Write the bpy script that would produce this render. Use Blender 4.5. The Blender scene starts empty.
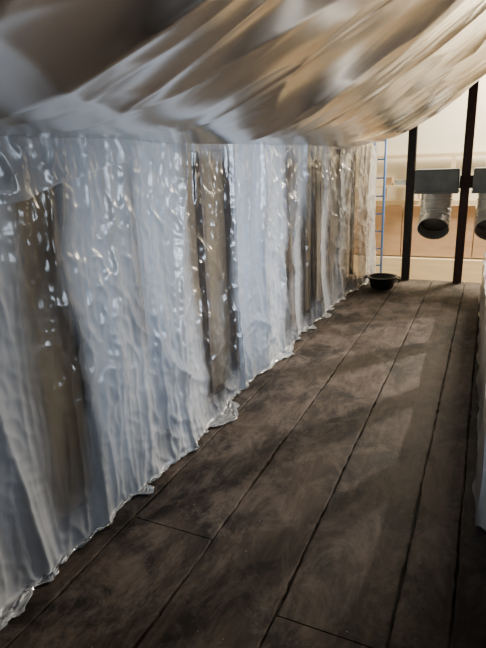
import bpy, bmesh, math, random
from mathutils import Matrix, Vector, noise
random.seed(4)
S=bpy.context.scene
H=1.55
# ---------------------------------------------------------------- helpers
def link(o,parent=None):
    bpy.context.collection.objects.link(o)
    if parent: o.parent=parent
    return o
def empty(name):
    e=bpy.data.objects.new(name,None); return link(e)
def mesh_obj(name,verts,faces,mat,parent=None,smooth=False):
    m=bpy.data.meshes.new(name); m.from_pydata(verts,[],faces); m.update()
    if smooth:
        for p in m.polygons: p.use_smooth=True
    m.materials.append(mat)
    return link(bpy.data.objects.new(name,m),parent)
def box(name,lo,hi,mat,parent=None,bev=0.0):
    bm=bmesh.new(); bmesh.ops.create_cube(bm,size=1)
    for v in bm.verts:
        v.co=Vector([(lo[i]+hi[i])/2+v.co[i]*(hi[i]-lo[i]) for i in range(3)])
    if bev>0: bmesh.ops.bevel(bm,geom=bm.edges[:],offset=bev,segments=2,affect='EDGES')
    m=bpy.data.meshes.new(name); bm.to_mesh(m); bm.free(); m.materials.append(mat)
    return link(bpy.data.objects.new(name,m),parent)
def tube(name,pts,rads,mat,parent=None,n=32,cap=False):
    """swept tube through pts with radius list"""
    verts=[];faces=[]
    N=len(pts); pts=[Vector(p) for p in pts]
    up=Vector((1,0,0))
    for i,p in enumerate(pts):
        t=(pts[min(i+1,N-1)]-pts[max(i-1,0)]).normalized()
        a=(up-t*up.dot(t))
        if a.length<1e-3: a=Vector((0,1,0))-t*t.y
        a.normalize(); b=t.cross(a)
        for k in range(n):
            th=2*math.pi*k/n
            verts.append(p+(a*math.cos(th)+b*math.sin(th))*rads[i])
    for i in range(N-1):
        for k in range(n):
            faces.append((i*n+k,i*n+(k+1)%n,(i+1)*n+(k+1)%n,(i+1)*n+k))
    if cap: faces.append(tuple(range(n))[::-1]); faces.append(tuple((N-1)*n+k for k in range(n)))
    return mesh_obj(name,[tuple(v) for v in verts],faces,mat,parent,True)
def grid(name,nu,nv,fn,mat,parent=None,attr=None):
    verts=[];faces=[]
    for i in range(nu+1):
        for j in range(nv+1):
            verts.append(fn(i/nu,j/nv))
    for i in range(nu):
        for j in range(nv):
            a=i*(nv+1)+j
            faces.append((a,a+1,a+nv+2,a+nv+1))
    o=mesh_obj(name,verts,faces,mat,parent,True)
    at=o.data.attributes.new('clarity','FLOAT','POINT')
    at.data.foreach_set('value',[attr(*v) if attr else 0.5 for v in verts])
    return o
# ---------------------------------------------------------------- materials
class NT:
    def __init__(s,name):
        s.m=bpy.data.materials.new(name); s.m.use_nodes=True; s.t=s.m.node_tree; s.t.nodes.clear()
        s.out=s.n('ShaderNodeOutputMaterial')
    def n(s,t,**k):
        x=s.t.nodes.new(t)
        for a,b in k.items(): setattr(x,a,b)
        return x
    def l(s,a,b): s.t.links.new(a,b)
    def ramp(s,fac,stops):
        r=s.n('ShaderNodeValToRGB'); e=r.color_ramp.elements
        while len(e)<len(stops): e.new(0.5)
        for i,(p,c) in enumerate(stops):
            e[i].position=p; e[i].color=(c,c,c,1) if isinstance(c,float) else (*c,1)
        s.l(fac,r.inputs[0]); return r
    def noise(s,scale,vec=(1,1,1),detail=4,rough=.55,rot=(0,0,0),dist=0):
        tc=s.n('ShaderNodeTexCoord'); mp=s.n('ShaderNodeMapping'); mp.inputs['Scale'].default_value=vec
        mp.inputs['Rotation'].default_value=rot
        s.l(tc.outputs['Object'],mp.inputs[0])
        x=s.n('ShaderNodeTexNoise'); x.inputs['Scale'].default_value=scale; x.inputs['Detail'].default_value=detail
        x.inputs['Roughness'].default_value=rough; x.inputs['Distortion'].default_value=dist
        s.l(mp.outputs[0],x.inputs['Vector']); return x
def simple(name,c1,c2,scale=6,vec=(1,1,1),rough=.7,metal=0,bump=.1,spec=.5):
    t=NT(name); b=t.n('ShaderNodeBsdfPrincipled'); nz=t.noise(scale,vec)
    r=t.ramp(nz.outputs[0],[(.3,c1),(.7,c2)]); t.l(r.outputs[0],b.inputs['Base Color'])
    b.inputs['Roughness'].default_value=rough; b.inputs['Metallic'].default_value=metal
    b.inputs['Specular IOR Level'].default_value=spec
    if bump:
        bp=t.n('ShaderNodeBump'); bp.inputs['Strength'].default_value=bump; bp.inputs['Distance'].default_value=.02
        t.l(nz.outputs[0],bp.inputs['Height']); t.l(bp.outputs[0],b.inputs['Normal'])
    t.l(b.outputs[0],t.out.inputs[0]); return t.m
def plastic(name,col,tr_lo,tr_hi,rough=.2,vec=(1,1,1),rot=(0,0,0),wr=.3,transl=.35,ior=1.6,sc=4):
    """polyethylene sheet: part see-through, part milky diffuse/translucent, glossy softly creased skin"""
    t=NT(name)
    w1=t.noise(sc,vec,2,.45,rot,.9)
    bp=t.n('ShaderNodeBump'); bp.inputs['Strength'].default_value=wr; bp.inputs['Distance'].default_value=.04
    t.l(w1.outputs[0],bp.inputs['Height'])
    d=t.n('ShaderNodeBsdfDiffuse'); d.inputs[0].default_value=(*col,1); t.l(bp.outputs[0],d.inputs['Normal'])
    tl=t.n('ShaderNodeBsdfTranslucent'); tl.inputs[0].default_value=(*col,1)
    m1=t.n('ShaderNodeMixShader'); m1.inputs[0].default_value=transl
    t.l(d.outputs[0],m1.inputs[1]); t.l(tl.outputs[0],m1.inputs[2])
    tp=t.n('ShaderNodeBsdfTransparent'); tp.inputs[0].default_value=(.96,.955,.95,1)
    at=t.n('ShaderNodeAttribute'); at.attribute_name='clarity'
    nz=t.noise(2.6,(1,1.6,.6),4,.55)
    add=t.n('ShaderNodeMath',operation='MULTIPLY_ADD'); add.inputs[1].default_value=.8
    sb=t.n('ShaderNodeMath',operation='SUBTRACT'); sb.inputs[1].default_value=.38
    t.l(nz.outputs[0],add.inputs[0]); t.l(at.outputs['Fac'],sb.inputs[0]); t.l(sb.outputs[0],add.inputs[2])
    rp=t.ramp(add.outputs[0],[(.0,tr_lo),(1.0,tr_hi)])
    m2=t.n('ShaderNodeMixShader'); t.l(rp.outputs[0],m2.inputs[0]); t.l(m1.outputs[0],m2.inputs[1]); t.l(tp.outputs[0],m2.inputs[2])
    g=t.n('ShaderNodeBsdfGlossy'); g.inputs['Roughness'].default_value=rough; t.l(bp.outputs[0],g.inputs['Normal'])
    fr=t.n('ShaderNodeFresnel'); fr.inputs[0].default_value=ior; t.l(bp.outputs[0],fr.inputs['Normal'])
    m3=t.n('ShaderNodeMixShader'); t.l(fr.outputs[0],m3.inputs[0]); t.l(m2.outputs[0],m3.inputs[1]); t.l(g.outputs[0],m3.inputs[2])
    t.l(m3.outputs[0],t.out.inputs[0]); return t.m

M_wall=plastic('poly_sheet_wall',(.68,.70,.73),.2,.96,.21,(1,2.2,.7),(.2,0,0),.25,.2,1.55,4.5)
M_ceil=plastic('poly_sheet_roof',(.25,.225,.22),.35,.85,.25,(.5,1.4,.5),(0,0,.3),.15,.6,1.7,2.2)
M_white=plastic('poly_sheet_white',(.8,.82,.85),.0,.1,.3,(1,2.5,.7),(0,0,0),.3,.3)
M_steel=simple('blackened_steel',(.012,.011,.012),(.03,.025,.024),20,rough=.5)
M_rust=simple('oxide_primer_steel',(.035,.014,.013),(.055,.024,.02),20,rough=.5)
M_galv=simple('galvanised_metal',(.55,.56,.55),(.8,.8,.78),9,(1,1,3),.35,.45,.05)
M_box=simple('grey_painted_metal',(.2,.235,.25),(.29,.33,.34),8,rough=.55)
M_dark=simple('duct_interior',(.16,.16,.15),(.3,.295,.28),8,rough=.5)
M_blackp=simple('black_rubber',(.012,.012,.013),(.03,.03,.03),25,rough=.45)
M_stud=simple('old_stud_wood',(.10,.07,.045),(.18,.125,.08),6,(3,3,.4),.8)
M_kraft=simple('kraft_insulation',(.14,.095,.048),(.36,.25,.13),2.5,(1,1,.5),.85,bump=.4)
M_daylit=simple('pale_board',(.36,.42,.54),(.56,.63,.74),3,(1,1,.6),.8)  # pale blue colour stands in for daylight glowing through the wall sheet
M_beige=simple('beige_board',(.5,.42,.3),(.68,.6,.46),3,(1,1,.6),.8)
M_deck=simple('roof_boards',(.06,.038,.032),(.13,.085,.068),5,(.5,3,1),.85)
M_render=simple('cream_plaster',(.80,.74,.6),(.89,.84,.72),1.2,rough=.9,bump=.05)
M_ply=simple('plywood_panel',(.46,.29,.18),(.58,.4,.26),2,(1,1,4),.7,bump=.03)
M_lum=simple('new_lumber',(.62,.5,.32),(.76,.63,.43),4,(.3,3,3),.7)
M_blue=simple('blue_scaffold_paint',(.05,.13,.35),(.08,.18,.45),8,rough=.4)
M_card=simple('cardboard',(.3,.2,.11),(.38,.26,.15),8,rough=.8)
M_dim=simple('dark_plaster',(.08,.07,.065),(.13,.115,.1),2,rough=.9)
M_deb=simple('plaster_crumbs',(.16,.14,.12),(.28,.25,.2),8,rough=.9)

def floor_mat():
    t=NT('old_dusty_planks'); b=t.n('ShaderNodeBsdfPrincipled')
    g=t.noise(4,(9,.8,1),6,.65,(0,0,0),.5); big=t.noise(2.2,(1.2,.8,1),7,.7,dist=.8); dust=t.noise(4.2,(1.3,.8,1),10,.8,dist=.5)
    at=t.n('ShaderNodeAttribute'); at.attribute_name='tone'
    base=t.ramp(g.outputs[0],[(.25,(.026,.018,.013)),(.55,(.06,.042,.032)),(.8,(.105,.077,.058))])
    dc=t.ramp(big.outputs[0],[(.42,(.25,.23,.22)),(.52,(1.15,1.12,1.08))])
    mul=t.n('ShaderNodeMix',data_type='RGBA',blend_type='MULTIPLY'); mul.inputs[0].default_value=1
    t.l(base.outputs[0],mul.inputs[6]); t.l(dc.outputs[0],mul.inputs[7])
    m2=t.n('ShaderNodeMix',data_type='RGBA',blend_type='MULTIPLY'); m2.inputs[0].default_value=1
    t.l(mul.outputs[2],m2.inputs[6]); t.l(at.outputs['Color'],m2.inputs[7])
    df=t.ramp(dust.outputs[0],[(.46,0.0),(.62,.8)])
    m3=t.n('ShaderNodeMix',data_type='RGBA'); t.l(df.outputs[0],m3.inputs[0]); t.l(m2.outputs[2],m3.inputs[6]); m3.inputs[7].default_value=(.135,.108,.09,1)
    m4=t.n('ShaderNodeMix',data_type='RGBA',blend_type='MULTIPLY'); m4.inputs[0].default_value=1
    ga=t.ramp(at.outputs['Fac'],[(.3,.08),(.6,1.0)])
    t.l(m3.outputs[2],m4.inputs[6]); t.l(ga.outputs[0],m4.inputs[7])
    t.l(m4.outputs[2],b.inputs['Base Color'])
    b.inputs['Specular IOR Level'].default_value=.25
    rr=t.ramp(dust.outputs[0],[(.3,.6),(.7,.9)]); t.l(rr.outputs[0],b.inputs['Roughness'])
    bp=t.n('ShaderNodeBump'); bp.inputs['Strength'].default_value=.3; bp.inputs['Distance'].default_value=.01
    t.l(g.outputs[0],bp.inputs['Height']); t.l(bp.outputs[0],b.inputs['Normal'])
    t.l(b.outputs[0],t.out.inputs[0]); return t.m
M_floor=floor_mat()

# ---------------------------------------------------------------- floor (plank mesh)
def make_floor():
    bm=bmesh.new(); tone=bm.loops.layers.color.new('tone')
    seams=[-2.0,-1.36,-.95,-.56,-.17,.02,.4,.8,1.2,1.55,1.85]
    joints=[[],[1.62],[],[1.36],[],[],[2],[3],[2],[3.2]]
    random.seed(11)
    for a,b,js in zip(seams[:-1],seams[1:],joints):
        ys=[-2.0]+js+[7.0]
        for y0,y1 in zip(ys[:-1],ys[1:]):
            g=.004; zt=random.uniform(-.006,.0); k=random.uniform(.72,1.0)
            n=max(6,int((y1-y0)/.04)); rows=[]
            for i in range(n+1):
                yy=y0+g+(y1-y0-2*g)*i/n
                wa=.006*noise.noise(Vector((a*9,yy*3,0)))+.008*noise.noise(Vector((a*5,yy*18,3)))
                wb=.006*noise.noise(Vector((b*9+4,yy*3,0)))+.008*noise.noise(Vector((b*5,yy*18,7)))
                xa=a+g+wa; xb=b-g+wb
                rows.append([bm.verts.new((x,yy,zz)) for (x,zz) in [(xa,-.03),(xa,zt-.004),(xa+.006,zt),(xb-.006,zt),(xb,zt-.004),(xb,-.03)]])
            fs=[]
            for r0,r1 in zip(rows[:-1],rows[1:]):
                for q in range(5): fs.append(bm.faces.new((r0[q],r0[q+1],r1[q+1],r1[q])))
            fs.append(bm.faces.new(rows[0][::-1])); fs.append(bm.faces.new(rows[-1]))
            for f in fs:
                for lp in f.loops: lp[tone]=(k,k,k,1)
    r=bmesh.ops.create_cube(bm,size=1)
    for v in r['verts']:
        v.co=Vector((-.075+v.co.x*3.85,2.5+v.co.y*9,-.07+v.co.z*.08))
        for lp in v.link_loops: lp[tone]=(.12,.12,.12,1)
    bmesh.ops.recalc_face_normals(bm,faces=bm.faces[:])
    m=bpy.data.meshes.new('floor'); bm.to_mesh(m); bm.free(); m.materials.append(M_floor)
    link(bpy.data.objects.new('floor',m))
make_floor()

# ---------------------------------------------------------------- left knee wall
wl=empty('wall_left')
bays=[(-2.0,1.1,M_daylit),(1.1,1.22,M_daylit),(1.22,1.68,M_kraft),(1.68,1.95,M_daylit),(1.95,2.18,M_kraft),(2.18,2.42,M_daylit),(2.42,3.18,M_kraft),(3.18,3.88,M_daylit),(3.88,4.25,M_kraft),(4.25,4.45,M_beige),(4.45,5.1,M_kraft),(5.1,7.0,M_beige)]
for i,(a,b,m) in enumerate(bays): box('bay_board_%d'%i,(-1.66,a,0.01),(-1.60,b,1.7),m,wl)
for i,y in enumerate([-1.4,-.8,-.2,.4,.85,1.18,1.66,2.07,2.36,2.78,3.17,3.52,3.85,4.3,4.75,5.1,5.6,6.2,6.8]):
    box('stud_%d'%i,(-1.595,y,.06),(-1.55,y+.045,1.62),M_stud,wl)
box('bottom_plate',(-1.6,-2,.0),(-1.55,7.0,.055),M_stud,wl); box('top_plate',(-1.6,-2,1.625),(-1.55,7.0,1.7),M_stud,wl)

def nz(*a): return noise.noise(Vector(a))
def ridge(v): return 1-min(1,abs(v)*2.2)
def sm(a,b,x):
    t=max(0,min(1,(x-a)/(b-a))); return t*t*(3-2*t)
# spans along the wall where the sheet is clearer; milky in between
CLEAR=[(-.6,-.1,.7),(.42,.85,.75),(1.0,1.12,.7),(1.30,1.60,1.05),(1.80,1.86,.5),(1.98,2.12,.7),(2.46,3.07,1.12),(3.48,3.6,.6),(3.90,4.25,1.0),(4.42,5.08,1.12),(5.3,5.7,.8),(6.0,6.4,.8)]
def clarity(x,y,z):
    yy=y+.10*nz(y*.9,z*1.1,33)+.07*nz(y*3,z*2.4,35)
    c=.12
    for a,b,s in CLEAR:
        c=max(c,s*sm(a-.08,a+.10,yy)*(1-sm(b-.10,b+.08,yy)))
    c=.12+(c-.12)*(.35+.65*sm(.03,.25,z+.12*nz(y*3,1,37)))*(.6+.4*sm(1.62,1.5,z))
    return c*(.92+.35*nz(y*2,z*2,39))
def wall_x(y,z,seed=0):
    dn=1-z/1.68
    yw=y+.10*nz(y*.7,z*.6,4+seed)+.05*(1.6-z)*nz(y*1.3,0,8+seed)
    a=.05*(.3+.7*dn)*sm(-.25,.45,nz(yw*1.5,z*.2,0+seed))
    a+=.035*ridge(nz(yw*2.6,z*.25,2+seed))**3
    a+=.016*ridge(nz(yw*6.5,z*.6,5+seed))**3*(.3+.7*sm(-.2,.3,nz(y*1.2,z*1.5,11)))
    m=sm(-.2,.3,nz(y*1.1,z*.9,20+seed))
    a+=.022*ridge(nz(y*2.4+z*1.4,z*1.6-y*.4,15+seed))**3*m
    a+=.013*ridge(nz(y*5-z*4,z*4+y*2,30+seed))**2*m
    a+=.018*nz(y*1.6,z*1.2,12+seed)
    a+=.010*ridge(nz(y*9+z*3,z*6-y*3,80+seed))**2*sm(-.2,.2,nz(y*2,z*2,81))
    a+=.004*ridge(nz(y*14+z*9,z*12-y*4,95+seed))
    a+=.005*ridge(nz(y*16,z*2.2,90+seed))**2
    a+=.17*sm(5.7,7.0,y)
    return a
def wall_fn(u,v):
    y=-1.2+8.2*u
    Lz=1.68; L=Lz+.12
    s=v*L
    z=Lz-s; dn=min(1,s/Lz)
    x=-1.50+wall_x(y,max(z,0))-.02*math.sin(math.pi*dn)
    if z<.02:
        skirt=.004+.11*max(0,-.04+nz(y*1.7,5,1)+.8*nz(y*4.3,2,9)+.5*nz(y*13,2,3))
        e=(.02-z)/.12
        x=x+skirt*e+.006; z=.004+.03*abs(nz(y*12,e*5,2))*(1-.3*e)
        y+=.05*nz(y*5,e*4,1)
    return (x,y,z)
grid('plastic_wall_sheet',1200,200,wall_fn,M_wall,None,clarity)
def flap_fn(u,v):
    y=.55+1.55*u
    drop=(.34-.27*u+.03*nz(y*4,0,3))*v
    z=1.665-drop
    return (-1.50+wall_x(y,z)+.010+.006*v,y,z)
grid('plastic_flap',200,40,flap_fn,M_wall,None,lambda x,y,z:.5)

# ---------------------------------------------------------------- sloped ceiling + sheet
def ceil_fn(u,v):
    y=-1.6+7.7*u
    k=3.6*v; x=-1.53+k
    z=1.665+.04*k+.62*max(0,k-.35)*(1-math.exp(-max(0,k-.35)*2.4))
    z+=.10*sm(2.2,4.6,y)*sm(.0,.5,k)
    end=max(0,(y-5.2))
    q=y-.5*k
    amp=min(1,.06+k*.8)
    a=.085*amp*sm(-.3,.4,nz(q*1.0,k*.25,40))+.055*amp*ridge(nz(q*1.3,k*.28,44))**2.5
    a+=.030*amp*ridge(nz(q*1.7+.3*k,k*.28,50))**4*sm(-.3,.2,nz(y,k,55))+.035*nz(y*.9,k*1.0,47)*amp
    a+=.016*ridge(nz(q*1.3+1.0*k,k*1.0-q*.5,52))**3*amp
    a+=.005*ridge(nz(q*3-k*2,k*3+q,57))**2*amp
    z-=a*.9
    z-=.10*end*min(1,k)
    if u>.9: y+=.18*nz(k*1.5,3,u)*(u-.9)*10
    return (x,y,z)
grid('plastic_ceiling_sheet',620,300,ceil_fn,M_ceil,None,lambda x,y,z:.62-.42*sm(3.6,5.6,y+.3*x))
ce=empty('ceiling')
def slope_box(name,y0,y1,x0,z0,x1,z1,th,mat):
    d=Vector((x1-x0,0,z1-z0)).normalized(); n=Vector((-d.z,0,d.x))*th
    vs=[]
    for y in (y0,y1):
        for p in ((x0,z0),(x1,z1)):
            vs.append((p[0],y,p[1])); vs.append((p[0]+n.x,y,p[1]+n.z))
    fs=[(0,1,3,2),(4,6,7,5),(0,4,5,1),(2,3,7,6),(0,2,6,4),(1,5,7,3)]
    return mesh_obj(name,vs,fs,mat,ce)
slope_box('roof_deck',-2,5.4,-1.74,1.95,2.2,4.6,.04,M_deck)
for i in range(12):
    slope_box('rafter_%d'%i,-1.8+i*.6,-1.74+i*.6,-1.74,1.80,2.2,4.45,.14,M_stud)

# ---------------------------------------------------------------- other enclosing walls
wr=empty('wall_right')
box('panel_a',(1.85,-2,0),(1.95,1.6,4.4),M_dim,wr); box('panel_b',(1.85,4.4,0),(1.95,7.0,4.4),M_dim,wr)
box('panel_c',(1.85,1.6,0),(1.95,4.4,.8),M_dim,wr); box('panel_d',(1.85,1.6,2.0),(1.95,4.4,4.4),M_dim,wr)
wn=empty('window_1')
for nme,lo,hi in [('sill',(1.83,1.6,.8),(1.97,4.4,.86)),('head',(1.83,1.6,1.94),(1.97,4.4,2.0)),('jamb_a',(1.83,1.6,.86),(1.97,1.66,1.94)),('jamb_b',(1.83,4.34,.86),(1.97,4.4,1.94)),('mullion_a',(1.85,2.5,.86),(1.93,2.56,1.94)),('mullion_b',(1.85,3.43,.86),(1.93,3.49,1.94))]:
    box(nme,lo,hi,M_lum,wn)
box('wall_back',(-1.74,-2.1,0),(1.95,-2.0,4.4),M_dim)
sr=empty('stud_partition')  # unseen stud row, added to break the side light into floor streaks
for i in range(7): box('stud_%d'%i,(.52,2.3+i*.6,.05),(.57,2.42+i*.6,2.3),M_stud,sr)
box('sole_plate',(.50,2.2,.0),(.59,6.2,.05),M_stud,sr)

# ---------------------------------------------------------------- low white wrapped rail at right
HP=.52
def part_fn(u,v):
    y=2.12+4.3*u; s=v
    x=.08-.055*sm(2,6,y)+.018*ridge(nz(y*1.9,s*.4,60))-.012+.012*nz(y*6,s*2,61)+.01*s
    x-=.02*max(0,s-.9)/.1*(.5+nz(y*3,1,63))
    return (x,y,max(.006,HP*(1-s)))
pw=empty('plastic_wrapped_rail')
grid('sheet_face',420,60,part_fn,M_white,pw)
grid('sheet_end',14,60,lambda u,v:(part_fn(0,v)[0]+.16*u,2.12-.03*math.sin(u*math.pi)+.015*nz(u*4,v*3,5),part_fn(0,v)[2]),M_white,pw)
grid('sheet_top',420,8,lambda u,v:(part_fn(u,0)[0]+.16*v,part_fn(u,0)[1],HP+.02*math.sin(v*math.pi)),M_white,pw)
box('core',(.16,2.2,.0),(.22,6.35,HP-.03),M_daylit,pw)

# ---------------------------------------------------------------- far end: posts, beam, ducts
def ibeam(name,x,y,z0,z1,w,mat):
    e=empty(name); h=w/2
    box('flange_front',(x-h,y-h,z0),(x+h,y-h+.012,z1),mat,e); box('flange_back',(x-h,y+h-.012,z0),(x+h,y+h,z1),mat,e)
    box('web',(x-.008,y-h+.012,z0),(x+.008,y+h-.012,z1),mat,e)
    return e
ibeam('steel_post',-.89,6.92,0,4.2,.095,M_steel)
ibeam('steel_post',-.26,6.92,0,4.2,.10,M_rust)
box('steel_crossbeam',(-.95,7.06,1.14),(1.84,7.14,1.29),M_steel,bev=.004)
def duct(x,y=6.93):
    e=empty('galvanised_duct_elbow'); r=.18
    box('collar_box',(x-.245,6.74,1.13),(x+.245,7.05,1.38),M_box,e,.01)
    box('collar_flange',(x-.25,6.73,1.10),(x+.25,7.055,1.13),M_box,e,.003)
    pts=[(x,y,1.11),(x,y,1.02)]; R=.26
    for k in range(9):
        a=math.radians(k*6.5); pts.append((x,y-R+R*math.cos(a),.95-R*math.sin(a)))
    p=Vector(pts[-1]); a=math.radians(52); d=Vector((0,-math.sin(a),-math.cos(a)))
    pts.append(tuple(p+d*.09))
    tube('elbow_shell',pts,[r]*len(pts),M_galv,e,40)
    tube('elbow_lining',pts,[r-.007]*len(pts),M_dark,e,40)
    a0=Vector(pts[-3]); dd=(Vector(pts[-2])-a0).normalized()
    tube('damper_disc',[tuple(a0),tuple(a0+dd*.004)],[r-.01]*2,M_dark,e,40,True)
    for q in (1,4,7,len(pts)-1):
        a0=Vector(pts[q]); dd=(Vector(pts[q])-Vector(pts[q-1])).normalized()
        tube('seam_ring_%d'%q,[tuple(a0-dd*.012),tuple(a0-dd*.006),tuple(a0+dd*.006),tuple(a0+dd*.012)],[r,r+.008,r+.008,r],M_galv,e,40)
duct(-.575); duct(.07)

# ---------------------------------------------------------------- far room
box('wall_far',(-3.6,10.0,-1.2),(3.5,10.12,5.2),M_render)
box('wall_side',(-3.6,7.2,-1.2),(-3.5,10.0,5.2),M_render)
box('floor_lower',(-3.6,7.2,-1.3),(3.5,10.0,-1.2),M_lum)
pl=empty('plywood_panelling')
for i in range(5):
    box('sheet_%d'%i,(-2.6+i*1.22,9.95,-.22),(-2.6+i*1.22+1.2,9.985,.68),M_ply,pl)
tr=empty('timber_framing')
for nme,lo,hi in [('rail_top',(-2.8,9.86,.70),(3.4,9.94,.78)),('rail_mid',(-2.8,9.86,1.5),(3.4,9.94,1.56)),('rail_low',(-2.8,9.82,-.62),(3.4,9.94,-.25)),
                  ('stud_a',(-2.12,9.86,.8),(-2.05,9.93,2.9)),('stud_b',(-1.28,9.86,.8),(-1.2,9.93,1.5)),('stud_c',(-.62,9.86,.8),(-.55,9.93,1.5))]:
    box(nme,lo,hi,M_lum,tr)
sh=empty('storage_shelf')
box('board',(-2.3,9.55,1.02),(-1.0,9.84,1.06),M_lum,sh)
for i,x in enumerate((-2.2,-1.7,-1.1)): box('bracket_%d'%i,(x,9.6,.82),(x+.04,9.84,1.02),M_lum,sh)
for i,(x,w,h,m) in enumerate([(-1.68,.13,.13,M_card),(-1.5,.18,.08,M_box),(-1.29,.1,.17,M_card),(-1.15,.11,.06,M_blue)]): box('carton_%d'%i,(x,9.62,1.062),(x+w,9.8,1.065+h),m,sh,.004)
sc=empty('blue_scaffold_frame')
for nme,x in (('leg_a',-1.80),('leg_b',-1.62)): tube(nme,[(x,9.3,-1.19),(x,9.3,2.6)],[.022]*2,M_blue,sc,12,True)
for i in range(12): tube('rung_%d'%i,[(-1.80,9.3,-.9+i*.3),(-1.62,9.3,-.9+i*.3)],[.014]*2,M_blue,sc,10,True)

# ---------------------------------------------------------------- tub
def lathe(name,prof,mat,parent,loc,n=48):
    vs=[];fs=[];P=len(prof)
    for k in range(n):
        th=2*math.pi*k/n
        for r,z in prof: vs.append((loc[0]+r*math.cos(th),loc[1]+r*math.sin(th),loc[2]+z))
    for k in range(n):
        for j in range(P-1):
            a=k*P+j;b=((k+1)%n)*P+j; fs.append((a,b,b+1,a+1))
    return mesh_obj(name,vs,fs,mat,parent,True)
tb=empty('black_rubber_tub')
c=(-1.10,6.42,.003)
lathe('basin',[(0.001,0),(.12,0),(.135,.01),(.165,.12),(.188,.13),(.188,.14),(.16,.14),(.155,.13),(.128,.02),(.001,.02)],M_blackp,tb,c)
for s in (-1,1):
    tube('handle_%d'%(s+2),[(c[0]+s*.17,c[1]-.06,.13),(c[0]+s*.21,c[1]-.05,.125),(c[0]+s*.215,c[1],.12),(c[0]+s*.21,c[1]+.05,.125),(c[0]+s*.17,c[1]+.06,.13)],[.01]*5,M_blackp,tb,10)
lathe('mortar_residue',[(.001,.08),(.14,.075),(.145,.07)],M_deb,tb,c)
bm=bmesh.new()
for i in range(110):
    x=random.uniform(-1.2,-.05); yy=random.uniform(.9,5.5)
    s=random.uniform(.0015,.004)
    r=bmesh.ops.create_icosphere(bm,subdivisions=1,radius=s)
    for v in r['verts']: v.co=Vector((v.co.x*random.uniform(.8,1.6)+x,v.co.y*random.uniform(.8,1.5)+yy,v.co.z*.6+s*.5))
m=bpy.data.meshes.new('plaster_debris'); bm.to_mesh(m); bm.free(); m.materials.append(M_deb); link(bpy.data.objects.new('plaster_debris',m))

# ---------------------------------------------------------------- lights
def area(name,loc,tgt,sx,sy,pw,col,spread=math.pi):
    l=bpy.data.lights.new(name,'AREA'); l.shape='RECTANGLE'; l.size=sx; l.size_y=sy; l.energy=pw; l.color=col; l.spread=spread
    o=bpy.data.objects.new(name,l); link(o); o.location=loc
    o.rotation_euler=(Vector(tgt)-Vector(loc)).to_track_quat('-Z','Y').to_euler(); return o
area('daylight_window',(2.1,3.1,1.3),(-1.4,3.3,1.0),2.0,1.0,46,(.72,.84,1.0),math.radians(65))
area('worklight_far',(1.2,9.0,3.9),(-.8,9.5,.2),1.2,1.2,680,(1,.87,.66))
area('worklight_low',(1.0,9.2,2.6),(-1.0,4.5,.6),.35,.35,130,(1,.87,.68))
area('worklight_side',(1.7,6.6,2.8),(-.2,4.1,0),.05,.05,46,(1,.9,.78),math.radians(62))  # added small source, throws hard streaks over the floor past the studs
w=bpy.data.worlds.new('w'); S.world=w; w.use_nodes=True
w.node_tree.nodes['Background'].inputs[0].default_value=(.6,.6,.62,1); w.node_tree.nodes['Background'].inputs[1].default_value=.06
# ---------------------------------------------------------------- camera
cd=bpy.data.cameras.new('camera'); cd.sensor_fit='VERTICAL'; cd.sensor_height=36; cd.lens=520/648*36; cd.clip_start=.02
co=bpy.data.objects.new('camera',cd); link(co)
Rm=Matrix.Rotation(math.radians(25.2),3,'Z')@Matrix.Rotation(math.pi/2-math.radians(17.3),3,'X')@Matrix.Rotation(math.radians(-2.3),3,'Z')
co.matrix_world=Matrix.Translation((0,0,H))@Rm.to_4x4()
S.camera=co
